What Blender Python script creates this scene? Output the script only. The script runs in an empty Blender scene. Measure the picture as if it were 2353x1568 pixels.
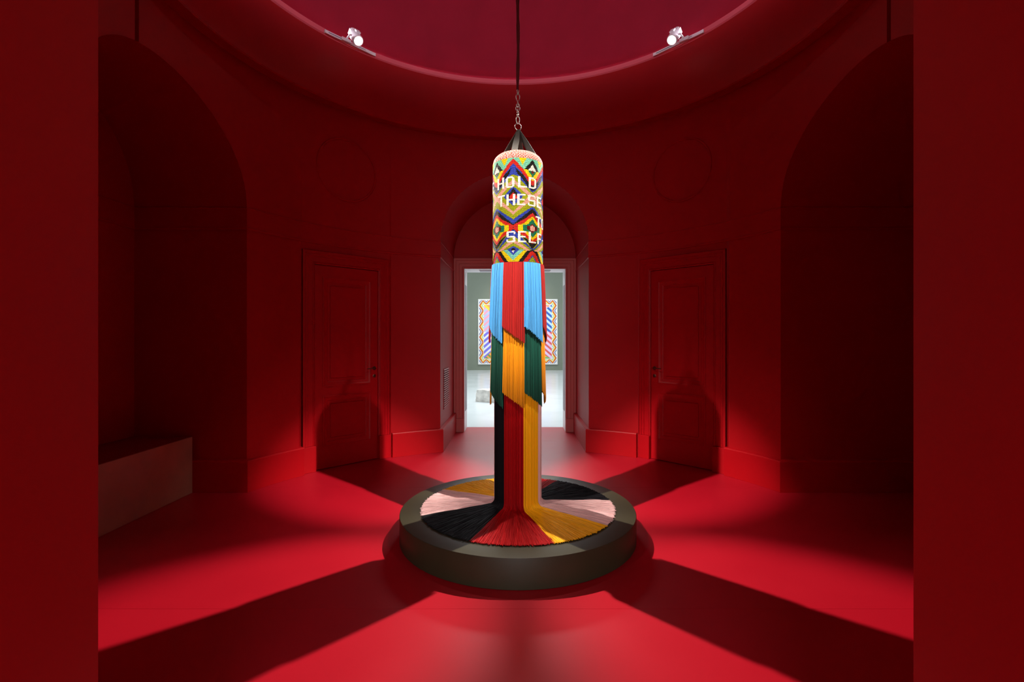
import bpy, bmesh, math, random
import numpy as np
from mathutils import Vector, Matrix

random.seed(7); rng = np.random.default_rng(7)
PI = math.pi
sc = bpy.context.scene
COL = sc.collection

# ---------------------------------------------------------------- camera
cam = bpy.data.cameras.new('camera'); cam_o = bpy.data.objects.new('camera', cam); COL.objects.link(cam_o)
cam_o.location = (0.027, -3.8, 1.5); cam_o.rotation_euler = (PI/2, 0, 0)
cam.sensor_width = 36.0; cam.lens = 17.0
cam.shift_x = -10.5/2353; cam.shift_y = -6/2353
cam.clip_start = 0.02; cam.clip_end = 100
sc.camera = cam_o

# ---------------------------------------------------------------- world, exposure
w = bpy.data.worlds.new('world'); sc.world = w; w.use_nodes = True
w.node_tree.nodes['Background'].inputs[0].default_value = (0, 0, 0, 1)
w.node_tree.nodes['Background'].inputs[1].default_value = 0
sc.view_settings.view_transform = 'Standard'; sc.view_settings.look = 'None'
sc.view_settings.gamma = 1; sc.view_settings.use_curve_mapping = False
sc.view_settings.exposure = 0.0
sc.cycles.use_denoising = True
sc.cycles.max_bounces = 10; sc.cycles.diffuse_bounces = 6; sc.cycles.glossy_bounces = 3
sc.cycles.sample_clamp_indirect = 4.0
sc.cycles.use_light_tree = True

# ---------------------------------------------------------------- lights
def aim(o, target):
    d = Vector(target) - o.location
    o.rotation_euler = d.to_track_quat('-Z', 'Y').to_euler()
def spot(name, loc, target, power, size, blend, rad, color):
    l = bpy.data.lights.new(name, 'SPOT'); l.energy = power; l.spot_size = math.radians(size)
    l.spot_blend = blend; l.shadow_soft_size = rad; l.color = color
    o = bpy.data.objects.new(name, l); COL.objects.link(o); o.location = loc; aim(o, target); return o
def area(name, loc, target, power, sx, sy, color):
    l = bpy.data.lights.new(name, 'AREA'); l.shape = 'RECTANGLE'; l.size = sx; l.size_y = sy
    l.energy = power; l.color = color
    o = bpy.data.objects.new(name, l); COL.objects.link(o); o.location = loc; aim(o, target); return o

BX, BY = 0.037, -0.03                       # axis of the hanging sculpture
LAMP_R, LAMP_Z = 2.475, 4.90
LAMP_AZ = (-46.0, 46.5, -135.0, 135.0)
LAMPS = []
WARM = (1.0, 0.90, 0.82)
for az in LAMP_AZ:
    a = math.radians(az)
    p = Vector((LAMP_R*math.sin(a), LAMP_R*math.cos(a), LAMP_Z))
    t = Vector((BX, BY, 2.10)); LAMPS.append((p, t, az))
    d = (t-p).normalized()
    spot('spot_beam', p + d*0.02, t, 2450, 23.5, 0.70, 0.03, WARM)
    spot('spot_halo', p + d*0.02, t, 330, 35, 1.0, 0.03, WARM)
    spot('spot_spill', p + d*0.02, t, 9, 90, 1.0, 0.03, WARM)
# added fill lights in the unseen room behind the entrance
area('anteroom_fill', (0, -6.6, 3.9), (0, -6.6, 0), 60, 1.6, 1.6, (1.0, 0.93, 0.86))
area('entrance_fill', (0, -8.45, 2.0), (0, 0, 1.7), 170, 2.2, 1.8, (1.0, 0.97, 0.95))  # added fill from behind the camera, no known source
# gallery beyond the doorway
for y in (7.0, 11.0, 15.5):
    area('gallery_light', (0, y, 5.6), (0, y, 0), 150, 6, 2.4, (0.93, 0.97, 1.0))
area('gallery_light', (0, 8.5, 4.6), (0, 4.2, 0.8), 150, 2.5, 1.2, (0.90, 0.95, 1.0))  # added fill aimed at the doorway to brighten the passage, out of view
spot('painting_spot', (0.09, 15.0, 5.5), (0.09, 19.0, 2.2), 350, 60, 0.8, 0.05, (1.0, 0.93, 0.75))

# ---------------------------------------------------------------- materials
def lin(c):
    c = c/255.0
    return c/12.92 if c <= 0.04045 else ((c+0.055)/1.055)**2.4
def L3(r, g, b): return (lin(r), lin(g), lin(b))
def mat(name, rgb, rough=0.5, metal=0.0, spec=0.5, noise=0.0, nscale=8, bump=0.0, bscale=60, attr=None, coat=0, rough_var=0, sheen=0):
    m = bpy.data.materials.new(name); m.use_nodes = True
    nt = m.node_tree; b = nt.nodes['Principled BSDF']
    b.inputs['Roughness'].default_value = rough; b.inputs['Metallic'].default_value = metal
    b.inputs['Specular IOR Level'].default_value = spec
    b.inputs['Sheen Weight'].default_value = sheen
    b.inputs['Base Color'].default_value = (*rgb, 1)
    tc = nt.nodes.new('ShaderNodeTexCoord')
    src = None
    if attr:
        at = nt.nodes.new('ShaderNodeAttribute'); at.attribute_name = attr; src = at.outputs['Color']
    if noise > 0:
        n = nt.nodes.new('ShaderNodeTexNoise'); n.inputs['Scale'].default_value = nscale; n.inputs['Detail'].default_value = 5
        nt.links.new(tc.outputs['Object'], n.inputs['Vector'])
        mr = nt.nodes.new('ShaderNodeMapRange'); mr.inputs['From Min'].default_value = 0.3; mr.inputs['From Max'].default_value = 0.7
        mr.inputs['To Min'].default_value = 1-noise; mr.inputs['To Max'].default_value = 1+noise
        nt.links.new(n.outputs['Fac'], mr.inputs['Value'])
        mx = nt.nodes.new('ShaderNodeVectorMath'); mx.operation = 'SCALE'
        if src: nt.links.new(src, mx.inputs[0])
        else: mx.inputs[0].default_value = rgb
        nt.links.new(mr.outputs[0], mx.inputs['Scale']); src = mx.outputs[0]
        if rough_var:
            m2 = nt.nodes.new('ShaderNodeMapRange'); m2.inputs['To Min'].default_value = rough-rough_var; m2.inputs['To Max'].default_value = rough+rough_var
            nt.links.new(n.outputs['Fac'], m2.inputs['Value']); nt.links.new(m2.outputs[0], b.inputs['Roughness'])
    if src: nt.links.new(src, b.inputs['Base Color'])
    if bump > 0:
        n2 = nt.nodes.new('ShaderNodeTexNoise'); n2.inputs['Scale'].default_value = bscale; n2.inputs['Detail'].default_value = 4
        nt.links.new(tc.outputs['Object'], n2.inputs['Vector'])
        bp = nt.nodes.new('ShaderNodeBump'); bp.inputs['Strength'].default_value = bump; bp.inputs['Distance'].default_value = 0.01
        nt.links.new(n2.outputs['Fac'], bp.inputs['Height']); nt.links.new(bp.outputs[0], b.inputs['Normal'])
    return m
M_wall = mat('red_wall_paint', (0.37, 0.0018, 0.0056), 0.52, spec=0.22, noise=0.04, nscale=1.5, bump=0.05, bscale=90)
M_trim = mat('red_trim_paint', (0.38, 0.0020, 0.0060), 0.45, spec=0.2, noise=0.03, nscale=3)
M_floor = mat('red_floor', (0.37, 0.0040, 0.0135), 0.38, spec=0.35, noise=0.03, nscale=2.0, bump=0.02, bscale=250, rough_var=0.05)
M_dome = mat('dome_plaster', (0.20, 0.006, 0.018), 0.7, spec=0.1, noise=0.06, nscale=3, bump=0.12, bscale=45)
M_lip = mat('lip_lit_colour', (0.74, 0.12, 0.16), 0.5, spec=0.4)  # brightness of the lit rim put into the colour
M_casing = mat('rosy_casing_paint', (0.52, 0.11, 0.105), 0.5, spec=0.3)
M_white = mat('white_metal', (0.90, 0.91, 0.93), 0.4)
M_slot = mat('track_slot_grey', (0.25, 0.30, 0.31), 0.5)
M_jamb = mat('white_lining', (0.80, 0.80, 0.82), 0.4)
M_jgroove = mat('lining_grey_strip', (0.35, 0.34, 0.38), 0.5)
M_gfloor = mat('gallery_floor_paint', (0.68, 0.73, 0.75), 0.22, spec=0.5, noise=0.03, nscale=1.3, rough_var=0.06)
M_gwall = mat('gallery_green_grey', L3(124, 132, 119), 0.7, noise=0.02, nscale=2)
M_gwhite = mat('gallery_white', (0.78, 0.79, 0.78), 0.7)
M_rock = mat('pale_rock', (0.60, 0.57, 0.53), 0.85, noise=0.22, nscale=9, bump=0.5, bscale=14)
M_bench = mat('tan_board', (0.42, 0.21, 0.14), 0.6, noise=0.10, nscale=5, bump=0.05, bscale=120)
M_benchtop = mat('seat_red_lit_colour', (0.25, 0.003, 0.004), 0.6, spec=0.2)  # same board as the front; its red, dim lighting put into the colour
M_plat = mat('platform_bronze_grey', (0.036, 0.033, 0.017), 0.48, spec=0.28, noise=0.05, nscale=6)
M_steel = mat('steel', (0.62, 0.58, 0.55), 0.28, metal=1.0)
M_bronze = mat('dark_bronze', (0.16, 0.07, 0.05), 0.35, metal=0.9)
M_strap = mat('black_webbing', (0.028, 0.025, 0.020), 0.6, bump=0.3, bscale=300)
M_rope = mat('dark_red_sleeve', (0.10, 0.004, 0.006), 0.8, bump=0.6, bscale=60)
M_dark = mat('dark_slot', (0.03, 0.002, 0.002), 0.9)
M_core = mat('bag_core', (0.05, 0.04, 0.03), 0.8)
M_bead = mat('glass_beads', (1, 1, 1), 0.5, attr='tint', spec=0.04)
M_paint = mat('painting_colours', (1, 1, 1), 0.6, attr='tint')
def cord(name): return mat(name, (1, 1, 1), 0.45, attr='tint', spec=0.14, sheen=0.03)
M_cord = cord('satin_cord')
M_cordm = mat('matte_cord', (1, 1, 1), 0.55, attr='tint', spec=0.12)
M_lens = bpy.data.materials.new('lamp_lens'); M_lens.use_nodes = True
_b = M_lens.node_tree.nodes['Principled BSDF']; _b.inputs['Emission Color'].default_value = (1, 0.9, 0.78, 1); _b.inputs['Emission Strength'].default_value = 25

M_led = bpy.data.materials.new('added_led_strip'); M_led.use_nodes = True
_b = M_led.node_tree.nodes['Principled BSDF']; _b.inputs['Emission Color'].default_value = (0.95, 0.87, 1.0, 1); _b.inputs['Emission Strength'].default_value = 185

# ---------------------------------------------------------------- builders
def mesh(name, V, F, m, parent=None, smooth=False, kind=None, angle=None, link=True):
    me = bpy.data.meshes.new(name); me.from_pydata([tuple(v) for v in V], [], [tuple(f) for f in F]); me.update()
    me.materials.append(m)
    if smooth or angle:
        me.shade_smooth()
    if angle: me.set_sharp_from_angle(angle=math.radians(angle))
    o = bpy.data.objects.new(name, me); COL.objects.link(o)
    if parent: o.parent = parent
    if kind: o['kind'] = kind
    return o
def struct(o): o['kind'] = 'structure'; return o
def empty(name, loc=(0,0,0), rz=0, label=None, cat=None, group=None, kind=None):
    o = bpy.data.objects.new(name, None); COL.objects.link(o); o.location = loc; o.rotation_euler = (0, 0, rz)
    o.empty_display_size = 0.1
    tag(o, label, cat, group, kind); return o
def tag(o, label=None, cat=None, group=None, kind=None):
    if label: o['label'] = label
    if cat: o['category'] = cat
    if group: o['group'] = group
    if kind: o['kind'] = kind
    return o
class MB:
    def __init__(s): s.V = []; s.F = []
    def add(s, V, F):
        n = len(s.V); s.V += [tuple(v) for v in V]; s.F += [tuple(i+n for i in f) for f in F]; return s
    def box(s, x0, x1, y0, y1, z0, z1, M=None, bev=0.0):
        if bev:
            b = bev
            V = []
            for z, i in ((z0, b), (z0+b, 0), (z1-b, 0), (z1, b)):
                V += [(x0+i, y0+i, z), (x1-i, y0+i, z), (x1-i, y1-i, z), (x0+i, y1-i, z)]
            F = [(3,2,1,0), (12,13,14,15)]
            for k in range(3):
                for j in range(4):
                    a = k*4+j; c = k*4+(j+1) % 4; F.append((a, c, c+4, a+4))
        else:
            V = [(x0,y0,z0),(x1,y0,z0),(x1,y1,z0),(x0,y1,z0),(x0,y0,z1),(x1,y0,z1),(x1,y1,z1),(x0,y1,z1)]
            F = [(3,2,1,0),(4,5,6,7),(0,1,5,4),(1,2,6,5),(2,3,7,6),(3,0,4,7)]
        if M is not None: V = [M @ Vector(v) for v in V]
        return s.add(V, F)
    def lathe(s, prof, n=32, M=None, cap=True):
        V = []; F = []
        for r, z in prof:
            for k in range(n):
                a = 2*PI*k/n; V.append((r*math.cos(a), r*math.sin(a), z))
        for i in range(len(prof)-1):
            for k in range(n):
                a = i*n+k; b = i*n+(k+1) % n; F.append((a, b, b+n, a+n))
        if cap:
            F.append(tuple(range(n))[::-1]); F.append(tuple((len(prof)-1)*n+k for k in range(n)))
        if M is not None: V = [M @ Vector(v) for v in V]
        return s.add(V, F)
    def tube(s, pts, r, n=8, closed=False, M=None):
        pts = [Vector(p) for p in pts]; N = len(pts); V = []; F = []
        prev = None
        for i, p in enumerate(pts):
            if closed: t = pts[(i+1) % N]-pts[i-1]
            else: t = pts[min(i+1, N-1)]-pts[max(i-1, 0)]
            t.normalize()
            if prev is None:
                u = t.orthogonal().normalized()
            else:
                u = (prev - t*prev.dot(t)).normalized()
            prev = u; v = t.cross(u)
            rr = r[i] if isinstance(r, (list, tuple)) else r
            for k in range(n):
                a = 2*PI*k/n; V.append(p + u*math.cos(a)*rr + v*math.sin(a)*rr)
        for i in range(N if closed else N-1):
            j = (i+1) % N
            for k in range(n):
                F.append((i*n+k, i*n+(k+1) % n, j*n+(k+1) % n, j*n+k))
        if not closed:
            F.append(tuple(range(n))[::-1]); F.append(tuple((N-1)*n+k for k in range(n)))
        if M is not None: V = [M @ Vector(v) for v in V]
        return s.add(V, F)
    def sweep(s, path, prof, closed_prof=False, caps=True):
        """profile (off, z) swept along a plan path; off is to the right of travel"""
        P = [Vector((p[0], p[1])) for p in path]; N = len(P); K = len(prof); V = []; F = []
        for i in range(N):
            t1 = (P[i]-P[i-1]).normalized() if i > 0 else None
            t2 = (P[i+1]-P[i]).normalized() if i < N-1 else None
            n1 = Vector((t1.y, -t1.x)) if t1 else None; n2 = Vector((t2.y, -t2.x)) if t2 else None
            if n1 is None: m = n2
            elif n2 is None: m = n1
            else: m = (n1+n2)/(1+n1.dot(n2))
            for off, z in prof:
                q = P[i]+m*off; V.append((q.x, q.y, z))
        for i in range(N-1):
            for k in range(K if closed_prof else K-1):
                a = i*K+k; b = i*K+(k+1) % K; F.append((a, a+K, b+K, b))
        if caps:
            F.append(tuple(range(K))); F.append(tuple((N-1)*K+k for k in range(K))[::-1])
        return s.add(V, F)
    def build(s, name, m, parent=None, **k): return mesh(name, s.V, s.F, m, parent, **k)
def polar(deg, r): a = math.radians(deg); return (r*math.sin(a), r*math.cos(a))

# ================================================================ SETTING
R = 2.78; SPR = 2.78; ZT = 4.19                       # rotunda radius, arch springing, top of the wall
HB, HN, HF = 0.982, 0.94, 1.025                        # half widths of back passage, niches, entrance
YB, XL, XR, YF = 3.99, 3.72, 4.02, 4.9
OPEN = [(0, HB), (-90, HN), (90, HN), (180, HF)]
DOORS = [(-45.75, 0.546), (45.75, 0.546)]
DTOP = 2.489
GROOVE = [-94.9, 94.9]; GHW = 0.45
def edge_samples(a0, a1):
    s = set([a0, a1])
    x = math.ceil(a0*1.0)
    while x < a1: s.add(float(x)); x += 1
    for c0, hw in OPEN:
        for c in (c0, c0-360, c0+360):
            h = math.degrees(math.asin(hw/R))
            for k in range(0, 33):
                xx = math.cos(PI*k/32)*hw
                s.add(c+math.degrees(math.asin(xx/R)))
    for c, hw in DOORS:
        h = math.degrees(math.asin(hw/R)); s.add(c-h); s.add(c+h)
    for c in GROOVE: s.add(c-GHW); s.add(c+GHW)
    v = sorted(x for x in s if a0 <= x <= a1); out = [v[0]]
    for x in v[1:]:
        if x-out[-1] > 1e-4: out.append(x)
    return out
def bottom(az_mid, az):
    for c0, hw in OPEN:
        for c in (c0, c0-360, c0+360):
            h = math.degrees(math.asin(hw/R))
            if abs(az_mid-c) < h:
                x = R*math.sin(math.radians(az-c)); return SPR+math.sqrt(max(0, hw*hw-x*x))
    for c, hw in DOORS:
        if abs(az_mid-c) < math.degrees(math.asin(hw/R)): return DTOP
    return 0.0
for nm, a0, a1 in (('wall_left', -180, 0), ('wall_right', 0, 180)):
    mb = MB(); S = edge_samples(a0, a1)
    for i in range(len(S)-1):
        p, q = S[i], S[i+1]; mid = (p+q)/2
        bp, bq = bottom(mid, p), bottom(mid, q)
        r = R
        if any(abs(mid-g) < GHW for g in GROOVE):
            r = R+0.06
            for e in (p, q):      # groove cheeks
                x0, y0 = polar(e, R); x1, y1 = polar(e, r)
                b = bottom(mid, e); mb.add([(x0, y0, b), (x1, y1, b), (x1, y1, ZT), (x0, y0, ZT)], [(0, 1, 2, 3)])
        x0, y0 = polar(p, r); x1, y1 = polar(q, r)
        mb.add([(x0, y0, bp), (x1, y1, bq), (x1, y1, ZT), (x0, y0, ZT)], [(0, 1, 2, 3)])
    # reveals of the door recess
    for c, hw in DOORS:
        if a0 < c < a1:
            h = math.degrees(math.asin(hw/R))
            A0, A1 = polar(c-h, R), polar(c+h, R); B0, B1 = polar(c-h, R+.16), polar(c+h, R+.16)
            for (P, Q) in ((A0, B0), (A1, B1)):
                mb.add([(P[0], P[1], 0), (Q[0], Q[1], 0), (Q[0], Q[1], DTOP), (P[0], P[1], DTOP)], [(0, 1, 2, 3)])
            mb.add([(B0[0], B0[1], 0), (B1[0], B1[1], 0), (B1[0], B1[1], DTOP), (B0[0], B0[1], DTOP)], [(0, 1, 2, 3)])
            mb.add([(A0[0], A0[1], DTOP), (A1[0], A1[1], DTOP), (B1[0], B1[1], DTOP), (B0[0], B0[1], DTOP)], [(0, 1, 2, 3)])
    o = mb.build(nm, M_wall)
    me = o.data

    bm = bmesh.new(); bm.from_mesh(me); bmesh.ops.remove_doubles(bm, verts=bm.verts, dist=1e-5); bm.to_mesh(me); bm.free()
    me.shade_smooth(); me.set_sharp_from_angle(angle=math.radians(25)); struct(o)

def tunnel(name, az, hw, depth):
    e = MB(); V = []; F = []
    prof = [(-hw, 0), (-hw, SPR)] + [(-hw*math.cos(PI*k/40), SPR+hw*math.sin(PI*k/40)) for k in range(1, 40)] + [(hw, SPR), (hw, 0)]
    a = math.radians(az); ca, sa = math.cos(a), math.sin(a)
    def W(x, y, z): return (x*ca+y*sa, -x*sa+y*ca, z)
    for x, z in prof:
        V.append(W(x, math.sqrt(R*R-x*x), z)); V.append(W(x, depth, z))
    for i in range(len(prof)-1): F.append((2*i, 2*i+2, 2*i+3, 2*i+1))
    o = mesh(name, V, F, M_wall, angle=20); struct(o); return W, prof
def lunette(name, W, prof, depth, door=None, m=None):
    V = [W(x, depth, z) for x, z in prof]
    if not door:
        F = [tuple(range(len(V)))]
    else:
        dh, dz = door; n = len(V)
        V += [W(-dh, depth, 0), W(-dh, depth, dz), W(dh, depth, dz), W(dh, depth, 0)]
        half = (n)//2
        F = [(n, n+1) + tuple(range(half, -1, -1)), (n+1, n+2) + tuple(range(n-1, n-2, -1)) [:0] + (half,)]
        F.append((n+2, n+3) + (n-1,) + tuple(range(n-2, half-1, -1)))
    o = mesh(name, V, F, m or M_wall); struct(o); return o
Wb, Pb = tunnel('wall_back_passage', 0, HB, YB); lunette('wall_back', Wb, Pb, YB, (0.84, 2.65))
Wl, Pl = tunnel('wall_left_niche', -90, HN, XL); lunette('wall_left_niche_back', Wl, Pl, XL)
Wr, Pr = tunnel('wall_right_niche', 90, HN, XR); lunette('wall_right_niche_back', Wr, Pr, XR)
Wf, Pf = tunnel('wall_front_passage', 180, HF, YF); lunette('wall_front', Wf, Pf, YF, (0.9, 2.62))
AY = -8.6
struct(MB().box(-2.2, 2.2, AY-.1, AY, 0, 4.0).build('wall_anteroom_back', M_wall))
struct(MB().box(-2.3, -2.2, AY, -YF-.02, 0, 4.0).build('wall_anteroom_left', M_wall))
struct(MB().box(2.2, 2.3, AY, -YF-.02, 0, 4.0).build('wall_anteroom_right', M_wall))
struct(MB().box(-2.2, 2.2, AY, -YF-.02, 4.0, 4.1).build('ceiling_anteroom', M_gwhite))
_m = MB(); _m.box(-2.2, -HF, -YF-.1, -YF-.02, 0, 4.0); _m.box(HF, 2.2, -YF-.1, -YF-.02, 0, 4.0); _m.box(-HF, HF, -YF-.1, -YF-.02, SPR+HF, 4.0)
struct(_m.build('wall_anteroom_front', M_wall))
_w = empty('added_window_1', (0, AY+.001, 1.1), kind='structure')  # added unseen frame and pane, made up to go with the fill light
_m = MB(); _m.box(-1.2, -1.1, 0, .06, 0, 2.0); _m.box(1.1, 1.2, 0, .06, 0, 2.0); _m.box(-1.1, 1.1, 0, .06, 0, .1); _m.box(-1.1, 1.1, 0, .06, 1.9, 2.0); _m.box(-.03, .03, 0, .05, .1, 1.9)
_m.build('added_window_frame', M_white, _w); MB().box(-1.1, 1.1, .01, .02, .1, 1.9).build('added_window_pane', M_gwhite, _w)

# floor: a base and the sheets laid on it, with open joints between them
fl = empty('floor', kind='structure')
MB().box(-5.2, 5.2, -8.7, 4.37, -0.06, -0.004).build('floor_base', M_floor, fl)
cuts = [-8.7, -5.5, -3.312, -1.12, 1.07, 3.26, 4.37]
for a, b in zip(cuts[:-1], cuts[1:]):
    MB().box(-5.2, 5.2, a+0.0005, b-0.0005, -0.004, 0.0, bev=0.0006).build('floor_sheet', M_floor, fl)

# cornice, drum, lip, dome
NS = 144
def ring(name, prof, m, smooth=40):
    mb = MB(); mb.lathe(prof, NS, cap=False); o = mb.build(name, m, angle=smooth); struct(o); return o
ring('trim_1', [(2.80, 4.188), (2.665, 4.188), (2.652, 4.20), (2.652, 4.24)], M_trim)
ring('wall_drum', [(2.652, 4.24), (2.632, 4.885)], M_wall)
ring('trim_2', [(2.634, 4.872), (2.618, 4.886), (2.616, 4.936), (2.622, 4.9395), (2.76, 4.9395)], M_lip)
dome = [(2.76, 4.89)]
for k in range(0, 31):
    t = k/30*PI/2; dome.append((2.76*math.cos(t)+1e-3, 4.93+1.95*math.sin(t)))
ring('ceiling', dome, M_dome, 60)

# baseboards and string course
def arc(a0, a1, r=R):
    n = max(2, int(abs(a1-a0)/1.0)+1); return [polar(a0+(a1-a0)*k/n, r) for k in range(n+1)]
hN = math.degrees(math.asin(HN/R)); hB = math.degrees(math.asin(HB/R)); hF = math.degrees(math.asin(HF/R)); hD = math.degrees(math.asin(0.557/R))
base_prof = [(0.0, 0.001), (0.045, 0.001), (0.045, 0.294), (0.038, 0.306), (0.0, 0.311)]
niche_R = [(XR, HN), (XR, -HN)]
paths = {
 'baseboard_left': [(-XL, HN)] + arc(-90+hN, -45.5-hD),
 'baseboard_back_left': arc(-45.5+hD, -hB) + [(-HB, YB-.045)],
 'baseboard_back_right': [(HB, YB-.045)] + arc(hB, 45.5-hD),
 'baseboard_right': arc(45.5+hD, 90-hN) + niche_R + arc(90+hN, 180-hF) + [(HF, -YF)],
 'baseboard_front_left': [(-HF, -YF)] + arc(-180+hF, -90-hN) + [(-XL, -HN)],
}
for n, p in paths.items():
    struct(MB().sweep(p, base_prof).build(n, M_trim, angle=30))
str_prof = [(0.0, 2.565), (0.009, 2.569), (0.011, 2.580), (0.008, 2.590), (0.005, 2.596), (0.005, 2.770), (0.008, 2.776), (0.008, 2.784), (0.0, 2.788)]
sp = {
 'trim_3': [(-HF, -YF)] + arc(-180+hF, -90-hN) + [(-XL, -HN), (-XL, HN)] + arc(-90+hN, -hB) + [(-HB, YB)],
 'trim_4': [(HB, YB)] + arc(hB, 90-hN) + niche_R + arc(90+hN, 180-hF) + [(HF, -YF)],
}
for n, p in sp.items():
    struct(MB().sweep(p, str_prof).build(n, M_wall, angle=25))
# round medallions over the doors
for nm, az in (('trim_5', -45.7), ('trim_6', 45.7)):
    mb = MB(); V = []; F = []; zc = 3.495; rr = 0.365; n = 72
    prof = [(rr+.012, 0.0), (rr+.012, -.0), (rr+.006, .012), (rr-.010, .014), (rr-.016, .002), (0.9*rr, .002), (0.6*rr, .002), (.3*rr, .002)]
    for pr, off in prof:
        for k in range(n):
            t = 2*PI*k/n; s = pr*math.cos(t); z = zc+pr*math.sin(t)
            x, y = polar(az+math.degrees(s/R), R-off); V.append((x, y, z))
    K = len(prof)
    for i in range(K-1):
        for k in range(n):
            F.append((i*n+k, i*n+(k+1) % n, (i+1)*n+(k+1) % n, (i+1)*n+k))
    F.append(tuple((K-1)*n+k for k in range(n)))
    struct(mesh(nm, V, F, M_wall, angle=20))

# ---------------------------------------------------------------- panelled doors
def frame_sweep(mb, pts, prof, closed=False):
    """profile (outward offset in plane, proudness) along an XZ path; y = -proudness"""
    P = [Vector(p) for p in pts]; N = len(P); K = len(prof); V = []; F = []
    for i in range(N):
        t1 = (P[i]-P[i-1]).normalized() if (i > 0 or closed) else None
        t2 = (P[(i+1) % N]-P[i]).normalized() if (i < N-1 or closed) else None
        n1 = Vector((-t1.y, t1.x)) if t1 else None; n2 = Vector((-t2.y, t2.x)) if t2 else None
        m = n2 if n1 is None else n1 if n2 is None else (n1+n2)/(1+n1.dot(n2))
        for off, pr in prof:
            q = P[i]+m*off; V.append((q.x, -pr, q.y))
    for i in range(N if closed else N-1):
        j = (i+1) % N
        for k in range(K-1): F.append((i*K+k, j*K+k, j*K+k+1, i*K+k+1))
    if not closed:
        F.append(tuple(range(K))); F.append(tuple((N-1)*K+k for k in range(K))[::-1])
    mb.add(V, F)
def door(name, az, hs):
    D = 2.775; x, y = polar(az, D)
    e = empty(name, (x, y, 0), -math.radians(az), kind='structure')
    HW, HT = 0.392, 2.335
    lf = MB()
    T = 0.045
    for x0, x1 in ((-HW, -0.30), (0.30, HW)): lf.box(x0, x1, 0, T, 0.008, HT)
    for z0, z1 in ((0.008, 0.25), (0.84, 0.94), (2.207, HT)): lf.box(-0.30, 0.30, 0, T, z0, z1)
    leaf = lf.build('door_leaf', M_trim, e)
    for z0, z1 in ((0.25, 0.84), (0.94, 2.207)):
        p = MB(); p.box(-0.30, 0.30, 0.020, T, z0, z1)
        p.box(-0.205, 0.205, 0.010, 0.022, z0+.095, z1-.095, bev=0.009)
        p.build('door_panel', M_trim, e)
        q = MB(); frame_sweep(q, [(-.30, z0), (-.30, z1), (.30, z1), (.30, z0)],
                              [(0, -.02), (0, .006), (-.012, .008), (-.022, .0), (-.035, -.006), (-.050, -.008), (-.062, -.016), (-.064, -.022)], True)
        q.build('panel_moulding', M_trim, e, angle=35)
    c = MB(); frame_sweep(c, [(-HW-.004, 0.29), (-HW-.004, HT+.006), (HW+.004, HT+.006), (HW+.004, 0.29)],
                          [(0, -.06), (0, .012), (.012, .022), (.022, .014), (.028, .020), (.080, .020), (.086, .030), (.108, .030), (.118, .044), (.146, .044), (.146, -.02)])
    c.build('door_casing', M_trim, e, angle=35)
    for s in (-1, 1):
        a, b = sorted((s*(HW+.004), s*(HW+.152)))
        MB().box(a, b, -.050, 0.04, 0.0, 0.288, bev=.003).build('casing_plinth', M_trim, e)
    # lever handle and key plate
    hx = hs*0.345; hz = 1.13
    h = MB(); Mx = Matrix.Translation((hx, 0, hz)) @ Matrix.Rotation(PI/2, 4, 'X')
    h.lathe([(.024, -.0), (.024, .006), (.021, .009), (.009, .010), (.008, .045)], 20, Mx)
    h.tube([(hx, -.045, hz), (hx-hs*.012, -.052, hz), (hx-hs*.06, -.054, hz+.002), (hx-hs*.115, -.050, hz)], [.008, .009, .008, .0075], 10)
    h.build('door_handle', M_bronze, e, angle=40)
    k = MB(); Mx = Matrix.Translation((hx, 0, 1.035)) @ Matrix.Rotation(PI/2, 4, 'X')
    k.lathe([(.022, 0), (.022, .005), (.018, .008), (.010, .009), (.009, .014)], 20, Mx).build('key_plate', M_bronze, e, angle=40)
    return e
door('door_1', -45.5, 1); door('door_2', 45.5, -1)

# ---------------------------------------------------------------- doorway to the gallery
dw = empty('door_3', (0, YB, 0), kind='structure')
c = MB(); HO = 0.815; ZO = 2.62; FY = 3.95
frame_sweep(c, [(-HO, .217), (-HO, ZO), (HO, ZO), (HO, .217)],
            [(0, -.02), (0, .030), (.020, .040), (.030, .030), (.075, .032), (.082, .040), (.125, .040), (.132, .052), (.163, .052), (.163, -.0)])
c.build('door_casing', M_casing, dw, angle=35)
for s in (-1, 1):
    a, b = sorted((s*HO, s*(HB-.002))); MB().box(a, b, -.062, 0, 0, .217, bev=.003).build('casing_plinth', M_casing, dw)
j = MB()
j.box(-HO-.02, -HO+.006, -.03, .38, 0.001, ZO); j.box(HO-.006, HO+.02, -.03, .38, 0.001, ZO); j.box(-HO-.02, HO+.02, -.03, .38, ZO-.006, ZO+.02)
j.build('door_lining', M_jamb, dw)
for s in (-1, 1):
    a, b = sorted((s*(HO-.006), s*(HO-.012))); MB().box(a, b, .08, .30, .32, ZO-.25).build('lining_strip', M_jgroove, dw)
MB().box(-.58, .58, .08, .26, ZO-.014, ZO-.006).build('lining_strip', M_jgroove, dw)

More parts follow.
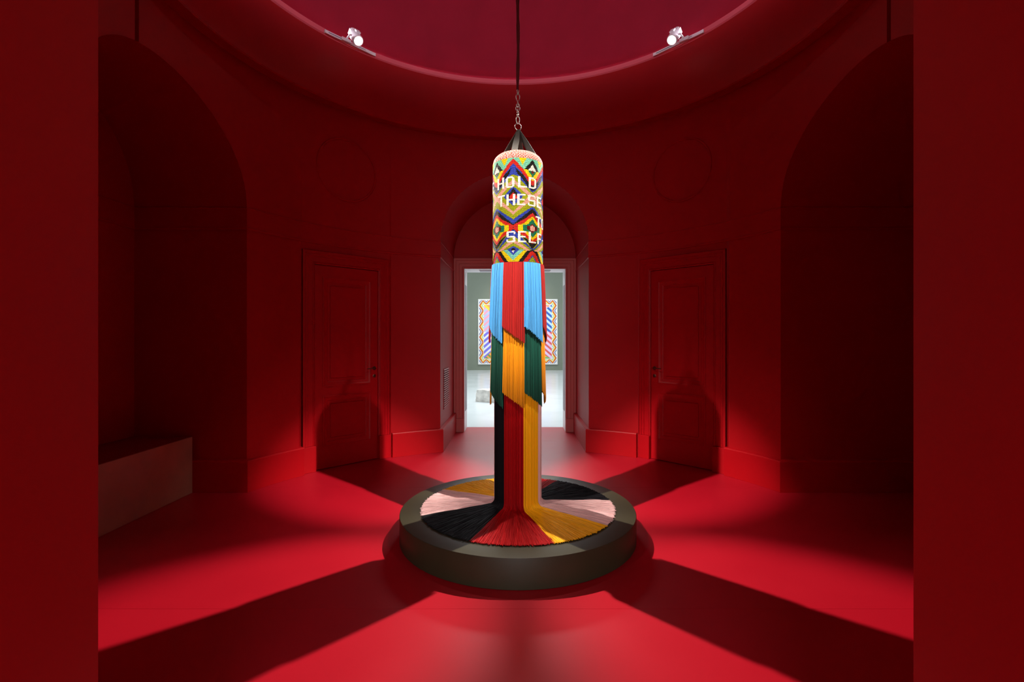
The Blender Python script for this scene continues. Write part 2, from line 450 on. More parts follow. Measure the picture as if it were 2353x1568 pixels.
# ---------------------------------------------------------------- gallery shell
G0, G1, GX, GZ = 4.37, 19.0, 6.0, 5.8
struct(MB().box(-GX, GX, G0+.001, G1, -.06, 0.0).build('floor_gallery', M_gfloor))
struct(MB().box(-GX, GX, G1, G1+.1, 0, GZ).build('wall_gallery_back', M_gwall))
struct(MB().box(-GX-.1, -GX, G0, G1, 0, GZ).build('wall_gallery_left', M_gwhite))
struct(MB().box(GX, GX+.1, G0, G1, 0, GZ).build('wall_gallery_right', M_gwhite))
struct(MB().box(-GX, GX, G0, G1, GZ, GZ+.1).build('ceiling_gallery', M_gwhite))
gf = MB(); gf.box(-GX, -HO-.02, G0-.02, G0, 0, GZ); gf.box(HO+.02, GX, G0-.02, G0, 0, GZ); gf.box(-HO-.02, HO+.02, G0-.02, G0, ZO+.02, GZ)
struct(gf.build('wall_gallery_front', M_gwhite))

# ================================================================ OBJECTS
# ---------------------------------------------------------------- vent in the passage
ve = empty('wall_vent', (-HB, 3.11, 0.80), 0, 'slatted red vent grille in the side wall of the rear passage', 'vent')
y0, y1, z0, z1 = -.24, .24, -.275, .275
f = MB(); f.box(0.0, .006, y0-.008, y1+.008, z0-.008, z0); f.box(0.0, .006, y0-.008, y1+.008, z1, z1+.008); f.box(0, .006, y0-.008, y0, z0, z1); f.box(0, .006, y1, y1+.008, z0, z1)
f.build('vent_frame', M_trim, ve)
MB().box(-.0, .001, y0, y1, z0, z1).build('backing', M_dark, ve)
for k in range(18):
    z = z0+.016+k*(z1-z0-.03)/17
    Mx = Matrix.Translation((.008, 0, z)) @ Matrix.Rotation(math.radians(35), 4, 'Y')
    MB().box(-.008, .008, y0, y1, -.003, .003, Mx).build('slat', M_trim, ve)

# ---------------------------------------------------------------- bench
be = empty('bench', (-3.42, 0, 0), 0, 'long low box bench with tan front panel in the dark left niche', 'bench')
MB().box(-.297, .282, -HN+.047, HN-.047, .524, .544, bev=.002).build('bench_top', M_benchtop, be)
MB().box(.282, .300, -HN+.047, HN-.047, .001, .544, bev=.0015).build('front_panel', M_bench, be)
MB().box(-.297, .281, -HN+.047, HN-.047, .001, .523).build('bench_body', M_benchtop, be)

# ---------------------------------------------------------------- platform
PLR, PLZ = 0.898, 0.193
pl = MB(); pl.lathe([(PLR-.004, 0.0), (PLR, 0.004), (PLR, PLZ-.006), (PLR-.0025, PLZ-.0015), (PLR-.007, PLZ), (PLR-.2, PLZ), (.001, PLZ)], 128)
po = pl.build('platform', M_plat, angle=35); po.location = (BX, BY, 0)
tag(po, 'low round grey-brown platform under the hanging fringed sculpture', 'platform')

# ---------------------------------------------------------------- lighting tracks and spotlights
names = {0: 'back left', 1: 'back right'}
TR = [(-46.7, 'thin white track piece on the dome rim, holding the spotlight left of the rope'),
      (46.7, 'thin white track piece on the dome rim, holding the spotlight right of the rope'),
      (-135, 'thin white track piece on the rim over the entrance, beside the left niche'),
      (135, 'thin white track piece on the rim over the entrance, beside the right niche')]
for az, lab in TR:
    x, y = polar(az, 2.588)
    t = empty('light_track', (x, y, LAMP_Z), -math.radians(az), lab, 'light track')
    m = MB(); m.box(-.305, .305, -.012, .010, -.018, .018, bev=.002).build('track_rail', M_white, t)
    MB().box(-.27, -.06, -.0135, -.0115, -.005, .005).build('track_slot', M_slot, t)
    MB().box(.10, .18, -.0135, -.0115, -.003, .003).build('track_slot', M_slot, t)
    for s in (-1, 1): MB().box(s*.305-.006, s*.305+.006, -.013, .011, -.019, .019, bev=.002).build('end_cap', M_white, t)
LB = ['round white spotlight on the dome rim, left of the hanging rope', 'round white spotlight on the dome rim, right of the hanging rope',
      'round white spotlight over the entrance, beside the left niche', 'round white spotlight over the entrance, beside the right niche']
for i, (p, tgt, az) in enumerate(LAMPS):
    s = empty('spotlight', p, 0, LB[i], 'spotlight', 'spotlights on the dome rim')
    q = (tgt-p).to_track_quat('-Z', 'Y').to_matrix().to_4x4()
    a = math.radians(az)
    h = MB(); h.lathe([(.044, -.004), (.050, -.010), (.056, -.008), (.058, 0.0), (.058, .14), (.054, .150), (.030, .152)], 32, q, cap=False)
    h.build('lamp_head', M_white, s, angle=40)
    ln = MB(); ln.lathe([(.0455, 0.002), (.030, -.003), (.0005, -.004)], 28, q).build('lens', M_lens, s, smooth=True)
    fn = MB()
    for k in range(7):
        xx = -.042+k*.014; hh = math.sqrt(.052**2-xx**2)
        fn.box(xx-.002, xx+.002, -hh, hh, .15, .215, q)
    fn.lathe([(.05, .150), (.05, .156)], 24, q); fn.build('heat_sink', M_white, s)
    inward = Vector((-math.sin(a), -math.cos(a), 0)); tang = Vector((math.cos(a), -math.sin(a), 0))
    sgn = -1 if (az < 0) == (abs(az) < 90) else 1
    up = q @ Vector((0, 1, 0))
    # side tab and yoke to the rail
    tb = MB(); qs = q @ Matrix.Translation((0, .058, .09)); tb.box(-.026, .026, -.002, .016, -.032, .032, qs, bev=.002); tb.build('driver_tab', M_white, s)
    rail = (-inward)*(2.588-LAMP_R) + tang*(0.10*sgn) - Vector((0, 0, .0))
    yk = MB(); c0 = q @ Vector((0, 0, .08)); side = (q @ Vector((1, 0, 0))); side = side if side.dot(tang*sgn) > 0 else -side
    p0 = c0+side*.058; p1 = c0+side*.075
    yk.tube([p0, p1, p1+(rail-p1)*.6, rail+inward*.030], [.012, .011, .011, .012], 10); yk.build('yoke', M_white, s)
    ad = MB(); Ma = Matrix.Translation(rail+inward*.027) @ Matrix.Rotation(-a, 4, 'Z'); ad.box(-.055, .055, -.008, .008, -.019, .019, Ma, bev=.003); ad.build('track_adapter', M_white, s)
led = empty('added_led_strip', (0, 0, 4.9405), 0, 'added thin cool white light strip, unseen on the ledge behind the dome rim', 'light strip')  # unseen strip, added to light the dome and lip
MB().lathe([(2.7365, .001), (2.738, .0115)], NS, cap=False).build('led_tape', M_led, led)
MB().lathe([(2.739, .0), (2.7398, .0145), (2.7425, .0145), (2.7425, .0)], NS, cap=False).build('strip_channel', M_white, led)  # backing added to keep the glow off the dome behind

# ---------------------------------------------------------------- the hanging beaded sculpture
sx = empty('hanging_sculpture', (BX, BY, 0), 0, 'beaded punching bag sculpture with tiered fringe and long cords spread on the round platform', 'sculpture')
def tinted(o, cols):
    me = o.data; at = me.color_attributes.new('tint', 'FLOAT_COLOR', 'POINT')
    c = np.ones((len(me.vertices), 4), np.float32); c[:, :3] = cols; at.data.foreach_set('color', c.ravel())
def npmesh(name, V, F, m, parent, smooth=True):
    me = bpy.data.meshes.new(name); V = np.asarray(V, np.float32); F = np.asarray(F, np.int32)
    me.vertices.add(len(V)); me.vertices.foreach_set('co', V.ravel())
    k = F.shape[1]; me.loops.add(F.size); me.loops.foreach_set('vertex_index', F.ravel())
    me.polygons.add(len(F)); me.polygons.foreach_set('loop_start', np.arange(0, F.size, k, dtype=np.int32))
    me.update(calc_edges=True); me.validate()
    if smooth: me.shade_smooth()
    me.materials.append(m)
    o = bpy.data.objects.new(name, me); COL.objects.link(o); o.parent = parent; return o

# --- beads
C = {k: np.array(L3(*v)) for k, v in {
 'w': (238, 232, 214), 'y': (236, 200, 0), 'o': (150, 155, 10), 'm': (120, 200, 165), 'r': (205, 35, 22), 'd': (105, 8, 14),
 'b': (45, 65, 165), 'k': (18, 15, 12), 'p': (228, 158, 138), 'g': (10, 115, 78), 't': (120, 190, 190)}.items()}
POLY = [  # (colour, polygon in (a degrees from the red-tip axis 0..45, y in picture rows))
 ('m', [(0,360),(45,360),(45,392),(20,392),(0,366)]),
 ('y', [(11,360),(31,360),(21,379)]),
 ('k', [(45,362),(43,366),(24,389),(24,392),(45,392)]),
 ('w', [(45,374),(33,391),(45,391)]),
 ('y', [(22.5,389),(33,389),(45,405),(45,415),(36,409)]),
 ('g', [(33.5,390),(45,390),(45,406)]),
 ('w', [(45,374),(33,390.5),(40,390.5),(45,386)]),
 ('d', [(45,386),(40.5,392.5),(45,399)]),
 ('r', [(0,362),(23,389),(36,408),(45,413),(45,426),(36,419),(23,401),(0,374)]),
 ('b', [(0,374),(23,401),(36,419),(45,426),(45,441),(36,433),(21,418),(8,404),(0,400)]),
 ('k', [(5,386),(7,388),(23,402),(36,419),(45,425),(45,437),(34,429),(20,410),(9,399)]),
 ('p', [(0,411),(45,447),(45,454),(36,451),(0,419)]),
 ('b', [(0,427),(22,449),(20,454),(0,475)]),
 ('k', [(0,430),(13,450),(0,467)]),
 ('r', [(0,441),(9,450),(9,456),(0,461)]),
 ('p', [(45,448),(45,455),(0,494),(0,487),(36,450)]),
 ('b', [(45,472),(45,480),(0,518),(0,505),(38,477)]),
 ('k', [(45,476),(45,488),(4,519),(0,520),(0,516)]),
 ('r', [(45,485),(45,500),(14,518),(0,524),(0,518),(30,500)]),
 ('r', [(0,518),(14,516),(14,530),(0,528)]),
 ('r', [(45,561),(45,546),(14,528),(0,522),(0,528),(30,546)]),
 ('k', [(0,521),(2,523),(0,525)]),
 ('k', [(45,560),(45,572),(4,529),(0,526),(0,530),(30,548)]),
 ('b', [(45,571),(45,576),(0,541),(0,529),(4,530),(38,567)]),
 ('y', [(45,494),(36,502),(22,515),(12,516),(10,518),(10,528),(12,530),(22,531),(36,544),(45,552)]),
 ('g', [(45,500),(33,515),(23,516),(21,519),(21,527),(23,530),(33,531),(45,546)]),
 ('d', [(45,512),(37,518),(31,519),(30.5,523),(31,527),(37,528),(45,536)]),
 ('p', [(45,516.5),(39,518),(38,523),(39,528),(45,529.5)]),
 ('p', [(0,549),(34,572),(45,578),(45,583),(34,579),(0,557)]),
 ('y', [(31,574.5),(9,606),(0,606),(0,576)]),
 ('m', [(23,574.5),(0,599),(0,574.5)]),
 ('b', [(0,565),(13.5,573),(0,587)]),
 ('k', [(0,569),(5,572),(5,575.5),(0,575.5)]),
 ('w', [(0,575.5),(4,575.5),(0,582)]),
 ('k', [(45,572),(36,576),(31,576),(8,606),(22,606),(45,578)]),
 ('r', [(45,575),(38,579),(18,606),(45,606)]),
 ('b', [(45,583),(28.5,606),(45,606)]),
 ('o', [(45,586),(31,606),(45,606)]),
 ('p', [(45,597),(40,606),(45,606)]),
]
def inside(pts, X, Y):
    c = np.zeros(X.shape, bool); n = len(pts); j = n-1
    for i in range(n):
        xi, yi = pts[i]; xj, yj = pts[j]
        if yi != yj:
            c ^= ((yi > Y) != (yj > Y)) & (X < (xj-xi)*(Y-yi)/(yj-yi)+xi)
        j = i
    return c
NC, NR = 192, 130
ZB, ZTP = 2.062, 2.838
th = (np.arange(NC)+0.5)/NC*360-180
zz = ZTP-(np.arange(NR)+0.5)*(ZTP-ZB)/NR
yy = 778-(zz-1.5)*1111/3.575
TH, YY = np.meshgrid(th, yy)
A = np.abs(((TH+10.5)+45) % 90-45)
img = np.zeros((NR, NC, 3)); img[:] = C['o']
Aq = np.clip(A, 0.01, 44.99)
for col, pts in POLY:
    pts = [(p[0] if p[0] < 45 else 46, p[1]) if p[0] > 0 else (-1, p[1]) for p in pts]
    img[inside(pts, Aq, YY)] = C[col]
# light turquoise rows in the lower triangles
rows = np.arange(NR)
msk = inside([(23,574.5),(-1,600),(-1,574.5)], Aq, YY) & ~inside([(-1,565),(13.5,573),(-1,587)], Aq, YY)
img[msk & ((rows[:, None] % 2) == 0)] = C['t']
G = {
 'H': [(0,3,0,14),(8,11,0,14),(0,11,6,8)],
 'O': [(2,9,0,2),(2,9,12,14),(0,3,2,12),(8,11,2,12),(1,3,1,3),(8,10,1,3),(1,3,11,13),(8,10,11,13)],
 'L': [(0,3,0,14),(0,11,12,14)],
 'D': [(0,3,0,14),(0,8,0,2),(0,8,12,14),(8,11,2,12),(7,10,1,3),(7,10,11,13)],
 'T': [(0,11,0,2),(4,7,0,14)],
 'E': [(0,3,0,14),(0,10,0,2),(0,9,6,8),(0,10,12,14)],
 'S': [(1,10,0,2),(0,3,1,7),(1,10,6,8),(8,11,7,13),(1,10,12,14),(9,11,1,4),(0,2,10,13)],
 'F': [(0,3,0,14),(0,10,0,2),(0,8,6,8)],
 '-': [(0,5,6,8)],
}
WORDS = [('HOLD', [-52, -28.5, 0.5, 24], 404.5), ('THESE', [-50.5, -26, -2, 22, 46.5], 446), ('TO', [44, 68], 492.5),
         ('SELF-', [-26, 0, 24, 48.5, 73], 531), ('E', [-90], 405)]
wid = -np.ones((NR, NC), int)
for wi, (word, ang, ytop) in enumerate(WORDS):
    r0 = int(round((778-ytop)/1111*3.575*0+ (ZTP-(1.5+(778-ytop)/1111*3.575))/((ZTP-ZB)/NR)))
    for ch, a in zip(word, ang):
        c0 = int(round((a+180)/360*NC))
        for x0, x1, y0, y1 in G[ch]:
            for rr_ in range(y0, y1):
                for cc in range(x0, x1):
                    wid[r0+rr_, (c0+cc) % NC] = wi
img *= 0.46; img[wid >= 0] = C['w']*0.56
# bead template: short barrel threaded sideways, outer half only
def beads(name, P, T, N, U, half, rad, cols, parent):
    """P centres, T thread direction, N outward, U up; arrays (n,3)"""
    an = np.linspace(-PI/2, PI/2, 5); n = len(P)
    V = np.zeros((n, 3, 5, 3), np.float32)
    for i, (tx, k) in enumerate(((-1, .62), (0, 1.0), (1, .62))):
        for j, a in enumerate(an):
            V[:, i, j] = P + T*(tx*half)[:, None] + N*(rad*k*math.cos(a))[:, None] + U*(rad*k*math.sin(a))[:, None]
    V = V.reshape(-1, 3)
    q = []
    for i in range(2):
        for j in range(4): q.append((i*5+j, (i+1)*5+j, (i+1)*5+j+1, i*5+j+1))
    q = np.array(q, np.int32); F = (q[None]+(np.arange(n)*15)[:, None, None]).reshape(-1, 4)
    o = npmesh(name, V, F, M_bead, parent); tinted(o, np.repeat(cols, 15, axis=0)); o['kind'] = 'stuff'; return o
BR = 0.192
thr = np.radians(TH.ravel()); n = thr.size
jit = rng.normal(0, .0002, (n, 3))
Pc = np.stack([BR*np.sin(thr), -BR*np.cos(thr), np.repeat(zz, NC)], 1)+jit
Tn = np.stack([np.cos(thr), np.sin(thr), 0*thr], 1); Nn = np.stack([np.sin(thr), -np.cos(thr), 0*thr], 1); Un = np.tile([0., 0, 1.], (n, 1))
cols = img.reshape(-1, 3)*rng.uniform(.82, 1.1, (n, 1)); hl = np.full(n, .00285); rd = np.full(n, .0030)
wf_ = wid.ravel()
s_ = wf_ < 0
beads('beadwork', Pc[s_], Tn[s_], Nn[s_], Un[s_], hl[s_], rd[s_], cols[s_], sx)
for wi in range(len(WORDS)):
    s_ = wf_ == wi
    o = beads('lettering', Pc[s_]+Nn[s_]*.0006, Tn[s_], Nn[s_], Un[s_], hl[s_], rd[s_], cols[s_], sx)
    o['label'] = 'white beaded lettering'
# cap beads
Ps, Ts, Ns, Us, Cs = [], [], [], [], []
tq = 0.0; rowi = 0
def cap_pt(t):
    if t < 1: a = t*PI/2; return (.108+.084*math.cos(a), 2.838+.082*math.sin(a), a)
    return (.108-(t-1)*.132, 2.920+.004*(t-1), PI/2)
t = 0.02
while True:
    r_, z_, a_ = cap_pt(t)
    if r_ < .02: break
    m_ = max(8, int(round(2*PI*r_/.0064)))
    for k in range(m_):
        b_ = 2*PI*(k+.5*(rowi % 2))/m_
        nx = math.cos(a_); nz = math.sin(a_)
        Ps.append((r_*math.sin(b_), -r_*math.cos(b_), z_)); Ts.append((math.cos(b_), math.sin(b_), 0))
        Ns.append((nx*math.sin(b_), -nx*math.cos(b_), nz)); Us.append((-nz*math.sin(b_), nz*math.cos(b_), nx))
        z = (k+rowi) % 4 if (k//4) % 2 else (k-rowi) % 4
        Cs.append(C['w'] if z < 1 else (C['p']*.95 if z < 3 else C['r']*.9))
    rowi += 1
    t += .006/(.130 if t < 1 else .132)
Ps, Ts, Ns, Us, Cs = map(np.array, (Ps, Ts, Ns, Us, Cs)); n = len(Ps)
o = beads('bead_cap', Ps, Ts, Ns, Us, np.full(n, .0028), np.full(n, .0032), .42*Cs*rng.uniform(.85, 1.1, (n, 1)), sx); o['label'] = 'pink and red beaded cap'
core = MB(); core.lathe([(.188, 2.045), (.1895, 2.06), (.1895, 2.838), (.175, 2.875), (.150, 2.903), (.108, 2.916), (.001, 2.919)], 64); core.build('bag_body', M_core, sx, smooth=True)

# --- cords
def tubes(P, rad, k=5):
    """P (M,N,3) -> tube verts, faces"""
    M_, N_, _ = P.shape
    T = np.gradient(P, axis=1); T /= np.linalg.norm(T, axis=2, keepdims=True)+1e-9
    ref = P.mean(axis=1, keepdims=True)*np.array([1, 1, 0]); ref = ref/(np.linalg.norm(ref, axis=2, keepdims=True)+1e-9)
    tang = np.stack([-ref[..., 1], ref[..., 0], 0*ref[..., 0]], -1)
    S = np.broadcast_to(tang, P.shape); S = S - T*(S*T).sum(2, keepdims=True); S /= np.linalg.norm(S, axis=2, keepdims=True)+1e-9
    Bn = np.cross(T, S)
    a = np.arange(k)*2*PI/k
    rad = np.asarray(rad).reshape(-1, 1, 1, 1) if np.ndim(rad) else rad
    V = P[:, :, None] + rad*(S[:, :, None]*np.cos(a)[None, None, :, None] + Bn[:, :, None]*np.sin(a)[None, None, :, None])
    idx = np.arange(M_*N_*k).reshape(M_, N_, k)
    F = np.stack([idx[:, :-1, :], np.roll(idx, -1, 2)[:, :-1, :], np.roll(idx, -1, 2)[:, 1:, :], idx[:, 1:, :]], -1).reshape(-1, 4)
    return V.reshape(-1, 3), F
def fringe(name, a0, a1, ztop, zb0, zb1, r0, r1, rgb, label, nstr=44, layers=2):
    Ms = []
    N_ = 9
    fs = []; Vs = []
    for L in range(layers):
        f = (np.arange(nstr)+rng.uniform(.2, .8, nstr))/nstr
        zb = zb0+(zb1-zb0)*f + rng.normal(0, .004, nstr) + L*.006
        s = np.linspace(0, 1, N_)[None]
        ang = np.radians(a0+(a1-a0)*f)[:, None] + rng.normal(0, .006, (nstr, 1))*s + .004*np.sin(s*9+rng.uniform(0, 6, (nstr, 1)))*s
        z = ztop+(zb-ztop)[:, None]*s
        dr = rng.uniform(0, .004, (nstr, 1))
        rr_ = r0+(r1-r0)*(s**.8)*((ztop-z)/(ztop-min(zb0, zb1)))**0 - L*.004 + dr
        rr_ = rr_*1.0
        # little loop over the top edge
        P = np.stack([rr_*np.sin(ang), -rr_*np.cos(ang), z], -1); Ms.append(P)
    P = np.concatenate(Ms)
    V, F = tubes(P, rng.uniform(.0021, .0029, len(P)))
    tint = np.array(L3(*rgb))[None]*rng.uniform(.72, 1.16, (len(P), 1)); cols = np.repeat(tint, N_*5, axis=0)
    # closed layer behind the cords
    na, nz = 14, 8; f = np.linspace(0, 1, na)[:, None]; s = np.linspace(0, 1, nz)[None]
    zb = zb0+(zb1-zb0)*f+.012; z = ztop+(zb-ztop)*s; rr_ = r0-.005+(r1-r0)*s**.8; an = np.radians(a0+(a1-a0)*f)+0*s
    V2 = np.stack([rr_*np.sin(an), -rr_*np.cos(an), z], -1).reshape(-1, 3); id2 = np.arange(na*nz).reshape(na, nz)+len(V)
    F2 = np.stack([id2[:-1, :-1], id2[1:, :-1], id2[1:, 1:], id2[:-1, 1:]], -1).reshape(-1, 4)
    o = npmesh(name, np.concatenate([V, V2]), np.concatenate([F, F2]), M_cord, sx)
    tinted(o, np.concatenate([cols, np.repeat(np.array([L3(*rgb)])*.85, len(V2), 0)])); o['kind'] = 'stuff'; o['label'] = label
for k in range(8):
    a0 = -32.5+45*k; a1 = a0+45
    red = k % 2 == 0
    fringe('upper_fringe', a0, a1, 2.066, 1.590, 1.462, .198, .222, (122, 15, 12) if red else (60, 126, 174), 'red cord fringe' if red else 'sky blue cord fringe')
    fringe('lower_fringe', a0+.5, a1+.5, 1.80, 1.100, .985, .192, .214, (196, 122, 6) if red else (15, 66, 52), 'golden cord fringe' if red else 'dark green cord fringe')
cb = [-34, 13, 57, 101, 146, 191, 236, 281, 326]
pb = [-24.6, 18, 56, 98.6, 151, 195, 239, 288.5, 335.4]
cc_ = [((166, 4, 12), 'dark red'), ((250, 184, 18), 'golden'), ((232, 190, 188), 'pale pink'), ((20, 19, 23), 'black')]*2
for k in range(8):
    rgb, nm = cc_[k]
    n = 460; N1, N2 = 5, 14
    f = rng.permutation((np.arange(n)+.5)/n)
    ac = np.radians(cb[k]+(cb[k+1]-cb[k])*f); ap = np.radians(pb[k]+(pb[k+1]-pb[k])*f) + rng.normal(0, .006, n)
    rc = rng.uniform(.172, .183, n)
    rend = .738+rng.normal(0, .006, n)-rng.uniform(0, .02, n)*(rng.random(n) < .3)
    lay = rng.uniform(0, 1, n)
    zf = PLZ+.010+.012*lay
    # vertical run, bend, then spread
    P = np.zeros((n, N1+4+N2, 3))
    c2 = np.stack([np.sin(ac), -np.cos(ac)], 1); e2 = np.stack([rend*np.sin(ap), -rend*np.cos(ap)], 1)
    bend = .045
    for i in range(N1):
        z = 1.45+(zf+.055-1.45)*i/(N1-1); P[:, i, :2] = c2*rc[:, None]; P[:, i, 2] = z
    b1 = c2*(rc+bend)[:, None]; dirv = e2-b1
    for i in range(4):
        t = (i+1)/5*PI/2; P[:, N1+i, :2] = c2*(rc+bend*(1-math.cos(t)))[:, None]; P[:, N1+i, 2] = zf+.055-(.055-.012)*math.sin(t)
    wob = rng.normal(0, .0035, n); ph = rng.uniform(0, 6, n); per = np.stack([-dirv[:, 1], dirv[:, 0]], 1); per /= np.linalg.norm(per, axis=1, keepdims=True)
    for i in range(N2):
        s = i/(N2-1); P[:, N1+4+i, :2] = b1+dirv*s + per*(wob*np.sin(s*7+ph)*s)[:, None]
        P[:, N1+4+i, 2] = zf + .012*(1-s)**2 - .009*lay*s**2 - .004*s**6 + .0015*np.sin(s*11+ph)
    V, F = tubes(P, rng.uniform(.0015, .0023, n), 4)
    tint = np.array(L3(*rgb))[None]*rng.uniform(.75, 1.18, (n, 1)); cols = np.repeat(tint, P.shape[1]*4, axis=0)
    # closed layer under the cords
    na, ns = 16, 16; fa = np.linspace(0, 1, na); V2 = np.zeros((na, ns, 3))
    a_c = np.radians(cb[k]+(cb[k+1]-cb[k])*fa); a_p = np.radians(pb[k]+(pb[k+1]-pb[k])*fa)
    cc2 = np.stack([np.sin(a_c), -np.cos(a_c)], 1); ee = np.stack([np.sin(a_p), -np.cos(a_p)], 1)*.722; b2 = cc2*.222
    V2[:, 0, :2] = cc2*.172; V2[:, 0, 2] = 1.45
    for i in range(1, 6):
        t = (i-1)/4*PI/2; V2[:, i, :2] = cc2*(.172+.05*(1-math.cos(t))); V2[:, i, 2] = PLZ+.065-.050*math.sin(t)
    for i in range(6, ns):
        s = (i-5)/(ns-6); V2[:, i, :2] = b2+(ee-b2)*s; V2[:, i, 2] = PLZ+.015-.011*s
    id2 = np.arange(na*ns).reshape(na, ns)+len(V)
    F2 = np.stack([id2[:-1, :-1], id2[1:, :-1], id2[1:, 1:], id2[:-1, 1:]], -1).reshape(-1, 4)
    o = npmesh('long_cords', np.concatenate([V, V2.reshape(-1, 3)]), np.concatenate([F, F2]), M_cordm, sx)
    tinted(o, np.concatenate([cols, np.repeat(np.array([L3(*rgb)])*.9, na*ns, 0)])); o['kind'] = 'stuff'; o['label'] = nm + ' long cords spread on the platform'

# --- straps, ring, hooks, chain, rope
top = Vector((0.004, 0, 3.125))
for i, (ex, ey) in enumerate(((-.030, -.128), (.128, -.030), (.030, .128), (-.128, .030))):
    e = Vector((ex, ey, 2.902)); d = (e-top).normalized(); tv = Vector((-ey, ex, 0)).normalized()
    sv = MB(); N_ = 8; V = []; F = []
    if i == 1: tv = (tv*.5+d.cross(Vector((0, 1, 0))).normalized()*-.85).normalized()
    if i == 3: tv = (tv*.9+d.cross(Vector((0, 1, 0))).normalized()*-.3).normalized()
    nrm = d.cross(tv).normalized()
    for k in range(N_+1):
        s = k/N_; wdt = .012+.012*min(1, s*2.2); p = top+(e-top)*s + nrm*.0  + Vector((0, 0, -.006*math.sin(PI*s)))
        for sx_, sn in ((-1, -1), (1, -1), (1, 1), (-1, 1)): V.append(p+tv*sx_*wdt+nrm*sn*.0016)
    for k in range(N_):
        for j in range(4): F.append((k*4+j, k*4+(j+1) % 4, k*4+4+(j+1) % 4, k*4+4+j))
    F += [(3, 2, 1, 0), (N_*4, N_*4+1, N_*4+2, N_*4+3)]
    mesh('strap', V, F, M_strap, sx)
def ringpts(c, r, rz=1.0, rot=0, n=24):
    out = []
    for k in range(n):
        a = 2*PI*k/n; x = r*math.cos(a); z = r*rz*math.sin(a)
        out.append((c[0]+x*math.cos(rot), c[1]+x*math.sin(rot), c[2]+z))
    return out
MB().tube(ringpts((.002, 0, 3.150), .026, 1.0, .25), .0035, 8, True).build('ring', M_steel, sx, smooth=True)
def hook(z0, z1, rot, flip=1):
    h = MB(); zm = (z0+z1)/2; L = (z1-z0)
    h.tube(ringpts((0, 0, z0+L*.36 if flip > 0 else z1-L*.36), .014, 2.1, rot), .0036, 8, True)
    zb = z1-L*.26 if flip > 0 else z0+L*.26
    h.lathe([(.006, -.014), (.009, -.010), (.009, .006), (.006, .010)], 12, Matrix.Translation((0, 0, zb)))
    h.tube(ringpts((0, 0, z1-.009 if flip > 0 else z0+.009), .010, .95, rot+.6), .0032, 8, True)
    return h.build('snap_hook', M_steel, sx, smooth=True)
hook(3.165, 3.268, .35)
hook(3.345, 3.440, .1)
for k, (z, r, rz, rot) in enumerate(((3.338, .011, 1.3, 1.3), (3.316, .011, 1.35, .15), (3.293, .0175, 1.0, .1), (3.276, .011, 1.1, 1.4))):
    MB().tube(ringpts((0, 0, z), r, rz, rot, 16), .0032, 8, True).build('chain_link', M_steel, sx, smooth=True)
zt = 4.93+1.95
pts = []; rads = []
for k in range(90):
    s = k/89; z = 3.440+(zt-.002-3.440)*s; pts.append((.0025*math.sin(z*7), .002*math.cos(z*5), z)); rads.append(.0125+.0018*math.sin(z*23)+.001*math.sin(z*61))
rads[0] = .010
MB().tube(pts, rads, 12).build('rope_sleeve', M_rope, sx, smooth=True)
MB().lathe([(.0, zt-.0155), (.05, zt-.012), (.055, zt-.004), (.055, zt-.001)], 24).build('ceiling_plate', M_rope, sx, smooth=True)

# ---------------------------------------------------------------- painting in the gallery
PX, PY, PW, PH, PZ = 0.087, 18.935, 3.74, 3.08, 0.27
pt = empty('painting', (PX, PY, PZ), 0, 'large painting with rainbow zigzag border and bright diagonal stripes on the gallery wall', 'painting')
MB().box(-PW/2, PW/2, 0, .06, 0, PH, bev=.004).build('canvas_edge', M_gwhite, pt)
nx, nz = 440, 360
xs = (np.arange(nx)+.5)/nx*PW; zs = (np.arange(nz)+.5)/nz*PH
X, Z = np.meshgrid(xs, zs)
pc = {k: np.array(L3(*v)) for k, v in dict(w=(238,238,240), ro=(198,84,48), o=(240,150,40), y=(250,222,60), g=(130,190,120), b=(58,72,150), lb=(190,205,250), pk=(245,170,200), sal=(250,170,130),
      vi=(125,120,235), db=(40,100,200), pb=(200,228,250), rd=(225,95,100), lp=(235,205,245), gr=(120,160,80), or_=(250,165,90)).items()}
I = np.zeros((nz, nx, 3)); I[:] = pc['w']
bw = .20
ml, mr = X-.035, PW-.035-X; mb_, mt_ = Z-.035, PH-.035-Z
side = np.minimum(ml, mr) < np.minimum(mb_, mt_); d = np.minimum(np.minimum(ml, mr), np.minimum(mb_, mt_))
s = np.where(side, (Z-PH/2)/.50, (X-PW/2)/.30)
tri = np.abs(((s) % 1)-.5)*2
kk = d/bw-.80*tri
bd = (d > 0) & (d < bw)
for lo, hi, c_ in ((-.06, .20, 'ro'), (.20, .34, 'o'), (.34, .50, 'y'), (.64, .80, 'g'), (-.46, -.26, 'b')):
    I[bd & (kk > lo) & (kk <= hi)] = pc[c_]
ins = d > bw+.02
u = (X-bw)/(PW-2*bw); v = (Z-bw)/(PH-2*bw)
def setm(mask, base, stripe=None, dirn=1, per=.24, duty=.5):
    I[ins & mask] = pc[base]
    if stripe: I[ins & mask & (((X*dirn+Z*1.15) / per % 1) < duty)] = pc[stripe]
L_ = u < .5
setm(L_ & (v > .5), 'lb', 'pk', -1, .30)
setm(L_ & (v > .5) & (v > 1.02-u*1.6) & (u < .18), 'lb', 'sal', -1, .3)
setm(L_ & (v > .62+(.36-.36*u/.3)), 'y', 'or_', 1, 1.2, .15)
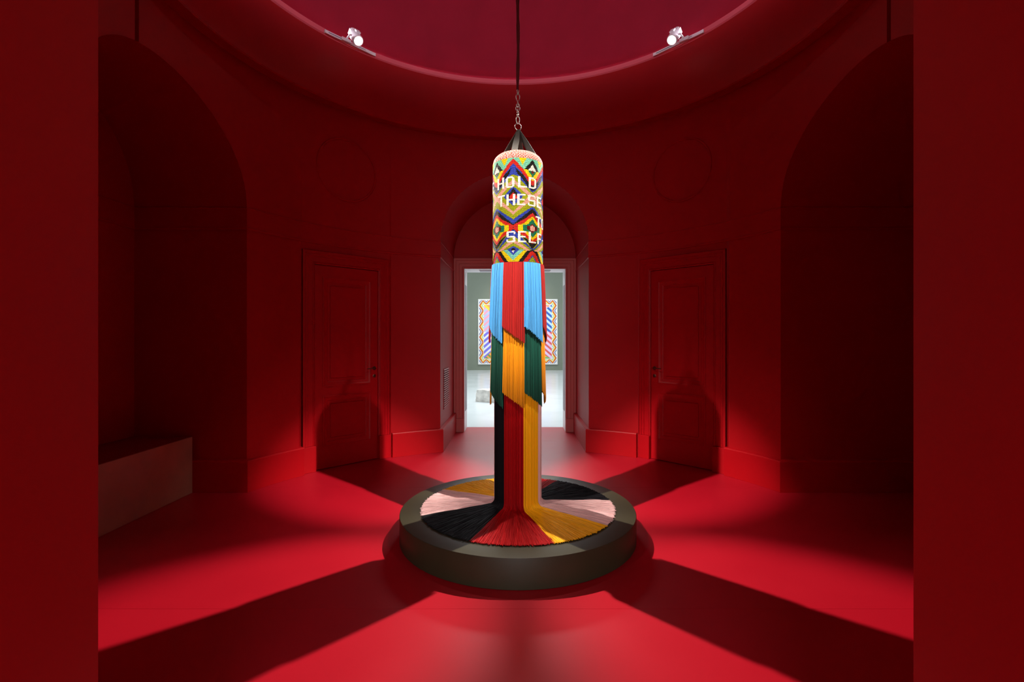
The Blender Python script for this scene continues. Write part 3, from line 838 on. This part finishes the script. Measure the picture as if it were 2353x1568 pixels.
setm(L_ & (v <= .5), 'w', 'vi', -1, .30, .55)
setm(L_ & (v < u*1.25), 'gr', 'or_', 1, .26)
setm(~L_ & (v > .5), 'pb', 'db', 1, .30, .5)
setm(~L_ & (v > .5) & (v > 1.0-(1-u)*.9+.0), 'lp', 'sal', 1, .4, .4)
setm(~L_ & (v <= .5), 'lp', 'rd', 1, .30, .45)
setm(~L_ & (v < (1-u)*.7), 'g', 'y', 0, .2)
gx = np.linspace(0.02, PW-.02, nx+1)-PW/2; gz = np.linspace(.02, PH-.02, nz+1)
GXm, GZm = np.meshgrid(gx, gz); Vp = np.stack([GXm, np.full_like(GXm, -.001), GZm], -1).reshape(-1, 3)
ii = np.arange((nx+1)*(nz+1)).reshape(nz+1, nx+1)
Fp = np.stack([ii[:-1, :-1], ii[:-1, 1:], ii[1:, 1:], ii[1:, :-1]], -1).reshape(-1, 4)
o = npmesh('canvas', Vp, Fp, M_paint, pt, smooth=False)
at = o.data.color_attributes.new('tint', 'FLOAT_COLOR', 'CORNER'); cc = np.ones((nx*nz, 4, 4), np.float32); cc[..., :3] = I.reshape(-1, 1, 3); at.data.foreach_set('color', cc.ravel())

# ---------------------------------------------------------------- stone block in the gallery

bm = bmesh.new(); bmesh.ops.create_cube(bm, size=1.0)
bmesh.ops.subdivide_edges(bm, edges=bm.edges[:], cuts=5, use_grid_fill=True)
from mathutils import noise as mn
for v in bm.verts:
    p = v.co.copy(); 
    k = 1+.10*mn.noise(p*2.3+Vector((3, 1, 5)))+.04*mn.noise(p*7)
    v.co = Vector((p.x*.52*(1-.12*(p.z+.5)), p.y*.42, (p.z+.5)*.29*(1+.10*p.x)))*k
    v.co.z = max(v.co.z, 0.001)
me = bpy.data.meshes.new('stone_block'); bm.to_mesh(me); bm.free(); me.materials.append(M_rock)
so = bpy.data.objects.new('stone_block', me); COL.objects.link(so); so.location = (-.62, 7.72, 0); so.rotation_euler = (0, 0, -.45)
tag(so, 'rough pale stone block standing on the white gallery floor', 'stone')
